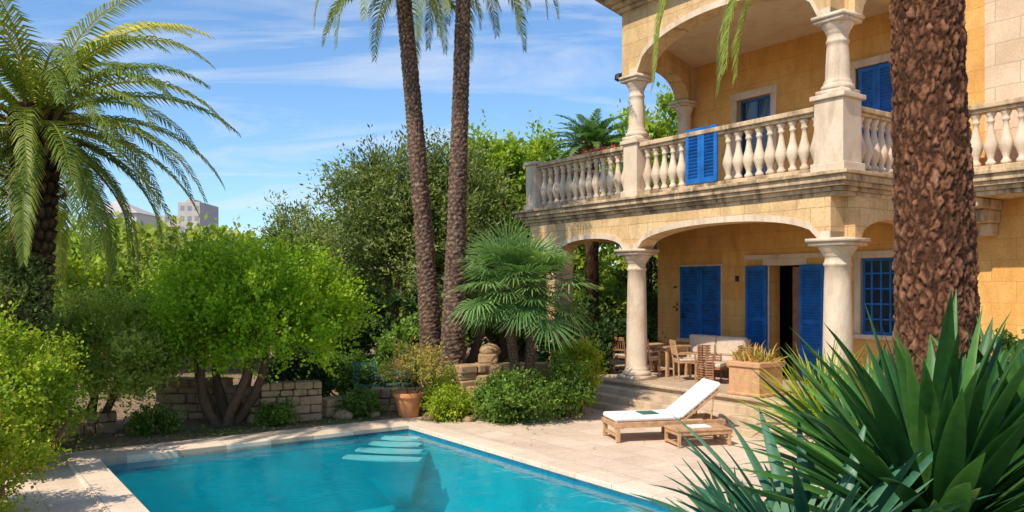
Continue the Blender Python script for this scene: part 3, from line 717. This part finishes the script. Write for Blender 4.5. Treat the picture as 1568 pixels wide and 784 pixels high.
for x,y,r in [(-7.3,15.9,.2),(-6.8,15.75,.12),(-8.4,15.3,.24),(-1.75,17.2,.14),(-.9,17.0,.12),(-3.0,17.7,.12),(-3.6,17.4,.16)]: boulder('garden_rock',x,y,r)
boulder('garden_rock',-.5,18.8,.2,1.27)
def pot(name,loc,r,h,mat):
    b=MB(); b.lathe(0,0,[(r*.62,0),(r*.66,.03),(r*.92,h*.75),(r*.94,h*.82),(r*1.06,h*.83),(r*1.08,h*.99),(r*1.0,h),(r*.9,h-.02),(r*.85,h-.08),(.01,h-.08)],28)
    return b.done(name,mat,smooth=False,frame=Matrix.Translation(loc))
pot('terracotta_pot',(-2.23,17.6,.0),.31,.54,M_terra)
tree('potted_shrub',(-2.2,17.62,.45),[dict(center=(-2.1,17.65,1.02),radii=(.55,.45,.42),nclump=30,nsprig=460,k=6,slen=.28,lf=.10,clump_r=.12,up=.8,wid=.14)],L_orange,2,.02,spread=.1,branches=6)
p=H(1.85,-.02); e=empty('square_planter',mat=Matrix.Translation((p.x,p.y,PF+.004))@Matrix.Rotation(A,4,'Z')); b=MB()
b.box(-.38,.38,-.38,.38,0,.58); b.box(-.42,.42,-.42,.42,.58,.69); b.box(-.42,.42,-.42,.42,0,.07); b.done('planter_body',M_terra2,parent=e,bevel=.02)
bl=[]
for i in range(110):
    az=random.uniform(0,6.28); bl.append(blade((random.uniform(-.3,.3),random.uniform(-.3,.3),.62),az,random.uniform(.5,1.4),random.uniform(.3,.55),.04,random.uniform(.3,1.2),random.uniform(.2,1),n=5))
V,F,va=pack(bl,(0,0,0)); mk('planter_foliage',V,F,L_orange,parent=e,var=va)
def gchair(x,y,r):
    e=empty('garden_chair',mat=Matrix.Translation((x,y,0))@Matrix.Rotation(r,4,'Z')); b=MB()
    for sx in (-.26,.26):
        b.tube([(sx,-.25,0),(sx,-.22,.62)],[.02,.02],6); b.tube([(sx,.25,0),(sx,.2,.45),(sx,.33,1.0)],[.02,.02,.02],6); b.box(sx-.03,sx+.03,-.27,.27,.62,.65)
    for k in range(6): b.box(-.26,.26,-.24+k*.08,-.18+k*.08,.42,.44)
    for k in range(4): b.box(-.25,.25,.24+k*.02,.26+k*.02,.55+k*.11,.63+k*.11)
    b.done('chair_frame',M_teal,parent=e)
gchair(-3.5,19.7,.4); gchair(-2.8,20.0,-.5)

# ================================================================== PALMS
def feather_palm(name,base,path,rad,fr,barkargs,mat=L_palm,dry=10,drylen=.8):
    e=empty(name,base)
    bark_trunk('trunk',path,rad,parent=e,origin=base,**barkargs)
    V,F,va=pack(fr,base); mk('fronds',V,F,mat,parent=e,var=va)
    if dry:
        top=path[-1]; bl=[]
        for i in range(dry):
            az=random.uniform(0,6.28); r=rad[-1]*.9; bl.append(blade((top[0]+math.cos(az)*r,top[1]+math.sin(az)*r,top[2]-random.uniform(0,drylen)),az,random.uniform(.2,1.1),random.uniform(.3,.6),.10,random.uniform(.3,1.5),random.uniform(0,1),n=4))
        V,F,va=pack(bl,base); mk('leaf_bases',V,F,L_dry,parent=e,var=va)
    return e
c=(-8.15,14.0,5.75); fl=[]
for i in range(84):
    t=(i+.5)/84; az=i*2.39996+random.uniform(-.25,.25); el=1.3-2.0*t+random.uniform(-.15,.15)
    fl.append(frond((c[0]+math.cos(az)*.15,c[1]+math.sin(az)*.15,c[2]-.5*t+.1),az,el,random.uniform(3.1,3.8)*(1-.15*t),1.7+random.uniform(-.3,.4)-.6*t,.5,n=64,var=min(1,.22+.42*random.random()+(.3 if t<.12 or random.random()<.12 else 0)),w=.021,hang=.55,curl=random.uniform(-.35,.35)))
feather_palm('date_palm',(-8.2,14.0,0),[(-8.25,14,-.1),(-8.27,14,2),(-8.2,14,4),(-8.15,14,5.9)],[.40,.34,.33,.40],fl,dict(cw=.16,ch=.20,depth=.09,mat=B_left,nA=72,nL=220,mode='scale',jit=.15),dry=60,drylen=1.8)
def tall(base,path,rad,seed,n=32):
    random.seed(seed); top=path[-1]; fl=[]
    for i in range(n):
        t=(i+.5)/n; az=i*2.39996+seed; el=1.2-1.5*t
        fl.append(frond((top[0],top[1],top[2]+.1-.2*t),az,el,random.uniform(2.8,3.2),1.6+random.uniform(-.2,.3),.55,n=46,var=.25+.4*random.random(),w=.026,hang=.5))
    return feather_palm('tall_palm',base,path,rad,fl,dict(cw=.14,ch=.10,depth=.034,mat=B_tall,nA=44,nL=420,mode='scale',jit=.38,warp=.15),dry=20,drylen=.4)
tall((-2.0,20,0),[(-1.93,20,-.1),(-2.08,20,3),(-2.38,20,6.8),(-2.72,20,10.6)],[.31,.24,.20,.19],1)
tall((-1.4,19,0),[(-1.42,19,-.1),(-1.33,19,3),(-1.22,19,6.5),(-1.1,19,10.6)],[.31,.25,.19,.17],5)
random.seed(3); tp=(3.60,7.3,6.25); fl=[]
for i in range(20):
    t=(i+.5)/20; az=i*2.39996; el=1.45-.8*t
    fl.append(frond(tp,az,el,random.uniform(2.2,2.6),1.0+random.uniform(-.2,.2),.5,n=50,var=.3+.3*random.random(),w=.02,hang=.4))
for az,el,ln,dr in [(3.28,-.08,2.6,1.6),(3.40,.05,2.8,1.75),(3.18,.25,3.4,2.0),(3.34,.3,3.5,2.05),(3.10,.0,2.75,1.8),(3.22,.02,2.7,1.75)]:
    fl.append(frond(tp,az,el,ln,dr,.36,n=74,var=.5,w=.019,hang=.5))
feather_palm('foreground_palm',(3.85,7.3,0),[(3.87,7.3,.2),(3.80,7.3,2.2),(3.735,7.3,4.5),(3.68,7.3,6.3)],[.37,.335,.31,.305],fl,dict(cw=.07,ch=.13,depth=.036,mat=B_big,nA=190,nL=620,mode='crack',jit=.5,warp=.24,sharp=1.6),dry=24,drylen=.3)
random.seed(9); e=empty('fan_palm',(.2,17.3,0))
fl=[]
for (a,m_,b_,nf) in [((.25,17.3,0),(.05,17.28,1.2),(-.1,17.25,2.75),54),((.32,17.35,0),(.38,17.3,1.2),(.45,17.3,2.65),50)]:
    bark_trunk('trunk',[a,m_,b_],[.13,.10,.11],parent=e,origin=(.2,17.3,0),cw=.07,ch=.07,depth=.025,mat=B_stem,nA=28,nL=120,mode='scale')
    for i in range(nf):
        t=(i+.5)/nf; az=i*2.39996+random.uniform(-.3,.3); el=1.4-1.95*t+random.uniform(-.2,.2)
        fl.append(fan((b_[0],b_[1],b_[2]+.05-.15*t),az,el,random.uniform(.4,.9),random.uniform(.62,.86),24,3.4,.3+.5*random.random()*(1-.3*t)+.15*(1-t),w=.038,tipdroop=random.uniform(.25,.7)))
V,F,va=pack(fl,(.2,17.3,0)); mk('leaves',V,F,L_fan,parent=e,var=va)
random.seed(21); c=(2.6,26.5,7.2); fl=[]
for i in range(56):
    t=(i+.5)/56; az=i*2.39996; el=1.4-1.5*t
    fl.append(frond(c,az,el,random.uniform(1.5,1.8),1.2,.36,n=36,var=.3+.3*random.random(),w=.032,hang=.2))
feather_palm('date_palm',(2.6,26.5,0),[(2.6,26.5,0),(2.6,26.5,3),(2.6,26.5,7.3)],[.25,.22,.22],fl,dict(cw=.15,ch=.15,depth=.05,mat=B_left,nA=24,nL=60,mode='scale'),mat=L_fan,dry=0)

# ================================================================== TREES & SHRUBS
tree('lime_green_shrub_tree',(-5.85,16.7,0),[
 dict(center=(-5.3,16.9,2.25),radii=(2.0,1.6,1.4),nclump=150,nsprig=4800,k=9,slen=.45,lf=.085,clump_r=.28,up=.9,fill=.35,lump=.16,wid=.32,zmin=-.7),
 dict(center=(-6.8,17.2,2.0),radii=(1.1,1.2,1.0),nclump=50,nsprig=1500,k=9,slen=.4,lf=.085,clump_r=.28,up=.8,fill=.35,zmin=-.7)],L_lime,6,.10,spread=.38,branches=45)
tree('olive_shrub',(-8.35,15.9,0),[dict(center=(-8.0,15.8,1.55),radii=(1.3,1.1,1.05),nclump=110,nsprig=3800,k=9,slen=.32,lf=.075,clump_r=.24,up=.7,fill=.35,wid=.32)],L_olive,6,.07,spread=.3,branches=24)
tree('olive_shrub',(-9.6,13.2,0),[dict(center=(-8.6,13.2,2.0),radii=(.9,1.1,1.35),nclump=80,nsprig=2200,k=8,slen=.35,lf=.08,clump_r=.25,up=.5,fill=.3,wid=.22)],L_grey,4,.07,branches=20)
tree('yellow_green_shrub',(-7.75,12.2,0),[dict(center=(-7.5,12.2,1.15),radii=(.75,.9,1.0),nclump=70,nsprig=2000,k=8,slen=.28,lf=.065,clump_r=.2,up=.6,fill=.3,wid=.35,lump=.25)],L_yel,4,.05,branches=16)
tree('flowering_hedge',(-6.7,9.5,0),[dict(center=(-6.55,9.2,.68),radii=(.6,1.4,.95),nclump=90,nsprig=3400,k=8,slen=.2,lf=.05,clump_r=.18,up=.5,fill=.35,wid=.4,lump=.25)],L_yel,4,.03,branches=12,flowers=900)
def shrub(name,x,y,r,h,mat,lf=.06,ns=1200,wid=.35,up=.6):
    return tree(name,(x,y,0),[dict(center=(x,y,h*.52),radii=(r,r*.9,h*.5),nclump=50,nsprig=ns,k=7,slen=.18,lf=lf,clump_r=.15,up=up,fill=.4,wid=wid,lump=.15)],mat,3,.025,spread=.15,branches=8)
shrub('round_shrub',.15,16.9,.75,.95,L_mid); shrub('round_shrub',1.05,17.3,.6,1.15,L_mid,ns=1000); shrub('round_shrub',-.3,17.2,.5,.7,L_mid)
shrub('flowering_shrub',1.4,18.2,.5,1.5,L_yel,ns=900); shrub('round_shrub',-1.35,17.2,.42,.55,L_yel,ns=700); shrub('round_shrub',-1.5,18.2,.4,.9,L_olive,ns=800)
shrub('dark_shrub',-4.0,20.6,.8,1.0,L_mid,.09,1100); shrub('dark_shrub',-5.0,19.3,.8,1.1,L_dark,.09,1000); shrub('dark_shrub',-2.4,22,1.2,2.1,L_mid,.1,1600); shrub('dark_shrub',1.9,21.3,1.0,2.2,L_dark,.12,1400)
shrub('dark_shrub',-5.2,23,1.4,2.6,L_dark,.12,1500); shrub('dark_shrub',-3.6,23.6,1.2,2.6,L_dark,.12,1300)
shrub('low_shrub',-3.3,17.75,.3,.5,L_mid,ns=350); shrub('low_shrub',-6.9,15.7,.4,.35,L_mid,ns=400); shrub('low_shrub',-4.8,16.6,.3,.3,L_mid,ns=300)
shrub('low_shrub',-9.5,14.7,.7,.9,L_yel,ns=900)
tree('dark_shrub',tuple(H(7.9,5.5)),[dict(center=tuple(H(7.6,4.6,2.0)),radii=(1.5,1.6,1.7),nclump=60,nsprig=1200,k=8,slen=.4,lf=.14,clump_r=.3,up=.3)],L_dark,3,.06,branches=12)
tree('grey_green_tree',(-3.8,26,0),[
 dict(center=(-3.9,26,5.3),radii=(1.7,1.7,1.75),nclump=110,nsprig=3600,k=8,slen=.65,lf=.16,clump_r=.45,up=.5,fill=.3,wid=.18,lump=.2),
 dict(center=(-3.4,25.5,3.6),radii=(2.3,1.9,1.9),nclump=90,nsprig=2600,k=8,slen=.6,lf=.16,clump_r=.5,up=.3,fill=.3,wid=.18)],L_grey,4,.2,spread=.5,branches=40)
tree('grey_green_tree',(-8.0,30,0),[dict(center=(-7.8,30,4.3),radii=(1.0,1.0,1.5),nclump=50,nsprig=1100,k=8,slen=.5,lf=.16,clump_r=.35,up=.6,wid=.18,lump=.15)],L_grey,2,.14,branches=20)
tree('bright_green_tree',(0,30,0),[
 dict(center=(-.9,30.5,6.1),radii=(1.6,1.5,1.9),nclump=90,nsprig=2200,k=8,slen=.5,lf=.19,clump_r=.45,up=.6,wid=.3,lump=.25),
 dict(center=(1.3,30,5.9),radii=(1.7,1.6,1.7),nclump=90,nsprig=2200,k=8,slen=.5,lf=.19,clump_r=.45,up=.6,wid=.3,lump=.25),
 dict(center=(0,29,3.6),radii=(3.2,1.5,2.4),nclump=110,nsprig=2400,k=8,slen=.5,lf=.19,clump_r=.5,up=.3,wid=.3)],L_bg,4,.2,spread=.8,branches=40)
tree('bright_green_tree',(6.0,33,0),[dict(center=(5.9,33,7.2),radii=(2.2,1.8,2.5),nclump=90,nsprig=1800,k=8,slen=.55,lf=.22,clump_r=.5,up=.6,wid=.3)],L_bg,3,.2,branches=20)
tree('grey_green_tree',(-1.6,27,0),[dict(center=(-1.7,27.2,4.5),radii=(1.4,1.3,2.4),nclump=80,nsprig=1800,k=8,slen=.55,lf=.16,clump_r=.4,up=.4,wid=.2)],L_grey,2,.14,branches=20)
parts=[];parts2=[]
random.seed(5)
for i in range(24):
    x=-33+i*1.75+random.uniform(-.6,.6); y=27+random.uniform(-3,3)+max(0,(-x-10))*.35; h=random.uniform(4.1,5.2)
    if x>-9: h=random.uniform(3.2,4.2); y=31
    if x<-16: h+=1.2
    V,F,v,_=crown((x,y,h*.5),(1.9,1.7,h*.42),50,1000,7,.55,.19,.42,up=.6,fill=.45,lump=.22,wid=.32); (parts if i%3 else parts2).append((V,F,np.clip(v+random.uniform(-.25,.12),0,1)))
V,F,v=join(parts); mk('background_trees',V,F,L_bg,var=v)
V,F,v=join(parts2); mk('background_trees',V,F,L_bgy,var=v)
parts=[]
for i in range(22):
    x=-60+i*5.2; y=55+random.uniform(-4,4); h=random.uniform(5.0,6.8)
    V,F,v,_=crown((x,y,h*.5),(4.2,3,h*.45),60,600,7,.8,.5,.9,up=.5,fill=.5,lump=.18,wid=.4); parts.append((V,F,v))
V,F,v=join(parts); mk('distant_treeline',V,F,L_bgy,var=v)
p=H(8.9,4.2); parts=[crown((p.x,p.y,5.9),(.9,.9,.6),30,500,6,.3,.1,.2)[:3]]; V,F,v=join(parts); mk('terrace_shrub',V,F,L_mid,var=v)
p=H(8.5,1.6); V,F,v,_=crown((p.x,p.y,6.42),(.6,.5,.25),16,160,4,.14,.09,.12); mk('bougainvillea',V,F,L_pink,var=v)
n=16000; X=rng.uniform(-14,2.4,n); Y=rng.uniform(14,24,n)
hm=HM.inverted(); P=np.stack([X,Y,np.zeros(n)],1); R=np.array(hm)[:3,:3]; T=np.array(hm)[:3,3]; L_=P@R.T+T
edge=rng.uniform(0,1,n)<.02
keep=(~((L_[:,0]>-6.65)&(L_[:,1]<-.8)&(L_[:,1]>-13.6))&~(L_[:,1]>-1.5))|(L_[:,0]<-9.7)|(edge&(L_[:,1]<-1.5)&(L_[:,1]>-5.5)); P=P[keep]; n=len(P)
a=rng.uniform(0,6.28,n); tilt=rng.uniform(0,.8,n); Lh=rng.uniform(.03,.10,n)
D=np.stack([np.cos(a),np.sin(a),tilt],1); S=np.stack([-np.sin(a),np.cos(a),rng.uniform(-.2,.2,n)],1); P[:,2]=.018
V=np.stack([P,P+D*(Lh*.5)[:,None]+S*(Lh*.25)[:,None],P+D*Lh[:,None],P+D*(Lh*.5)[:,None]-S*(Lh*.25)[:,None]],1).reshape(-1,3)
L_lit=leaf('fallen_leaves',[(0,(.14,.09,.05)),(.5,(.36,.25,.14)),(.75,(.16,.22,.05)),(1,(.28,.38,.08))],.2)
mk('leaf_litter',V,np.arange(n*4).reshape(-1,4),L_lit,var=np.repeat(rng.uniform(0,1,n),4))

# ================================================================== RIGHT FOREGROUND BED
gx=np.linspace(0.4,8.2,70); gy=np.linspace(2.0,9.6,70); GX,GY=np.meshgrid(gx,gy)
d=np.sqrt(((GX-4.3)/3.3)**2+((GY-5.6)/3.3)**2); Z=1.25*np.clip(1-d**3.0,-.08,1)+.04*np.sin(GX*5)*np.sin(GY*4.3)*(d<1)
V=np.stack([GX,GY,Z],-1).reshape(-1,3); idx=np.arange(4900).reshape(70,70); F=np.stack([idx[:-1,:-1],idx[:-1,1:],idx[1:,1:],idx[1:,:-1]],-1).reshape(-1,4)
mk('planting_bed',V,F,M_dirt,smooth=True)
random.seed(31)
def yucca(name,base,n,lmin,lmax,w,mat,elr=(0.1,1.5),stem=.4,var=(.1,.85),curve=(.1,.8)):
    e=empty(name,base); bl=[]
    for i in range(n):
        t=i/n; az=i*2.39996+random.uniform(-.25,.25); el=elr[1]-(elr[1]-elr[0])*t**.8+random.uniform(-.15,.15)
        r=.07+.05*t
        bl.append(blade((math.cos(az)*r,math.sin(az)*r,stem+.25*(1-t)),az,el,random.uniform(lmin,lmax)*(1-.1*abs(.5-t)),w*random.uniform(.7,1.15),random.uniform(*curve),random.uniform(*var),n=12,twist=random.uniform(-.6,.6),fold=.2,pw=.45))
    V,F,va=pack(bl,(0,0,0)); mk('leaves',V,F,mat,parent=e,var=np.clip(va,0,1),smooth=True)
    b=MB(); b.tube([(0,0,-.3),(0,0,stem+.2)],[.12,.1],12); mk('stem',b.V,b.F,B_stem,parent=e,var=np.full(len(b.V),.5)); return e
yucca('yucca_plant',(2.45,4.7,.88),190,1.05,1.42,.12,M_agave,(0.0,1.5),.38,curve=(.1,.7))
yucca('yucca_plant',(3.3,5.2,1.0),120,.95,1.3,.12,M_agave,(0.1,1.45),.3,curve=(.05,.6))
yucca('yucca_plant',(1.62,4.4,.66),110,.85,1.2,.085,M_agave2,(-.1,1.15),.34)
yucca('yucca_plant',(2.7,6.3,.95),70,.8,1.1,.07,M_agave,(0.1,1.4),.25)
random.seed(13); e=empty('dwarf_fan_palm',(1.55,4.3,.5)); fl=[]
for i in range(26):
    az=i*2.39996; el=1.2-1.1*(i/26); fl.append(fan((1.4,4.3,1.0),az,el,random.uniform(.3,.5),random.uniform(.5,.62),20,3.6,.3+.5*random.random(),w=.045,tipdroop=.12))
V,F,va=pack(fl,(1.55,4.3,.5)); mk('leaves',V,F,M_agave2,parent=e,var=np.clip(va,0,1))
def cordy(x,y,z,n,l):
    e=empty('cordyline',(x,y,z)); bl=[]
    for i in range(n):
        az=i*2.39996; bl.append(blade((random.uniform(-.1,.1),random.uniform(-.1,.1),.1),az,1.5-1.2*i/n,random.uniform(.7,1)*l,.045,random.uniform(.1,.9),random.uniform(.4,.9),n=6))
    V,F,va=pack(bl,(0,0,0)); mk('leaves',V,F,L_yel,parent=e,var=np.clip(va*.85,0,.88))
cordy(5.45,14.3,.1,150,1.95); cordy(6.0,13.6,.1,110,1.8)
shrub('round_shrub',6.1,12.6,.8,1.3,L_mid,.08,1200); shrub('round_shrub',6.8,11.5,1.0,1.8,L_mid,.08,1400)

# ================================================================== DISTANT BUILDINGS
e=empty('apartment_building',(-50,125,0)); b=MB()
b.box(-1.2,2.2,0,8,0,15.9); b.box(-4.0,-1.202,.5,8,0,13.9); b.box(-.4,.9,1,4,15.9,16.4); b.done('walls',M_greyb,parent=e,bevel=.05)
b=MB()
for fz in (11.4,13.0,14.6):
    for x in (-.8,.3,1.4): b.box(x,x+.6,-.03,.05,fz,fz+.7)
    if fz<13.2: b.box(-3.4,-2.8,.46,.55,fz,fz+.6); b.box(-2.2,-1.7,.46,.55,fz,fz+.6)
b.done('windows',M_greyw,parent=e)
e=empty('hillside_house',(-61,125,0)); b=MB(); b.box(-2,3.5,0,8,0,14.2); b.done('walls',plain('white_wall',(.6,.58,.55),.8,.05,1),parent=e)
b=MB(); b.add([(-2.4,-.4,14.2),(3.9,-.4,14.2),(3.9,8.4,14.2),(-2.4,8.4,14.2),(-2,4,16.4),(-.5,4,16.4)],[(0,1,5,4),(1,2,5),(2,3,4,5),(3,0,4),(3,2,1,0)]); b.done('roof',M_greyb,parent=e)

# ================================================================== LIGHT, SKY, CAMERA
sd=Vector((-.60,-.64,1.0)).normalized(); el=math.asin(sd.z); az=math.atan2(sd.x,sd.y)
w=bpy.data.worlds.new('World'); sc.world=w; w.use_nodes=True; nt=w.node_tree
for n_ in list(nt.nodes): nt.nodes.remove(n_)
out=nt.nodes.new('ShaderNodeOutputWorld'); bg=nt.nodes.new('ShaderNodeBackground'); bg.inputs[1].default_value=.15
sk=nt.nodes.new('ShaderNodeTexSky'); sk.sky_type='NISHITA'; sk.sun_disc=False; sk.sun_elevation=el; sk.sun_rotation=az%(2*math.pi); sk.air_density=1.0; sk.dust_density=.5; sk.ozone_density=2.6
tc=nt.nodes.new('ShaderNodeTexCoord'); sp=nt.nodes.new('ShaderNodeSeparateXYZ'); nt.links.new(tc.outputs['Generated'],sp.inputs[0])
za=N(nt,'ShaderNodeMath',operation='MAXIMUM'); nt.links.new(sp.outputs[2],za.inputs[0]); za.inputs[1].default_value=0
zb=N(nt,'ShaderNodeMath',operation='ADD'); nt.links.new(za.outputs[0],zb.inputs[0]); zb.inputs[1].default_value=.22
dv=N(nt,'ShaderNodeVectorMath',operation='DIVIDE'); nt.links.new(tc.outputs['Generated'],dv.inputs[0])
cz=nt.nodes.new('ShaderNodeCombineXYZ')
for i in range(3): nt.links.new(zb.outputs[0],cz.inputs[i])
nt.links.new(cz.outputs[0],dv.inputs[1])
mp=nt.nodes.new('ShaderNodeMapping'); mp.inputs['Rotation'].default_value=(0,0,.9); mp.inputs['Location'].default_value=(1.7,.6,0); mp.inputs['Scale'].default_value=(.6,2.1,.6); nt.links.new(dv.outputs[0],mp.inputs[0])
nz=noise(nt,mp.outputs[0],1.5,10,.6,1.3); cm=ramp(nt,nz,[(.47,(0,0,0)),(.74,(.62,.62,.62))])
sky=mix(nt,1,sk.outputs[0],(.90,1.12,1.30),'MULTIPLY')
c=mix(nt,cm,sky,(6.0,6.2,6.5)); nt.links.new(c,bg.inputs[0]); nt.links.new(bg.outputs[0],out.inputs[0])
sun=bpy.data.lights.new('sun','SUN'); sun.energy=5.0; sun.angle=math.radians(.55); sun.color=(1,.90,.74)
so=bpy.data.objects.new('sun',sun); COL.objects.link(so); so.rotation_euler=(-sd).to_track_quat('-Z','Y').to_euler()
cam=bpy.data.cameras.new('camera'); co=bpy.data.objects.new('camera',cam); COL.objects.link(co); sc.camera=co
co.location=(0,0,2.8); co.rotation_euler=(math.radians(90),0,0); cam.sensor_width=36; cam.lens=36*1250/1568; cam.shift_y=.0306; cam.clip_end=2000; cam.clip_start=.1
sc.view_settings.view_transform='Standard'; sc.view_settings.look='None'; sc.view_settings.exposure=0; sc.view_settings.gamma=1
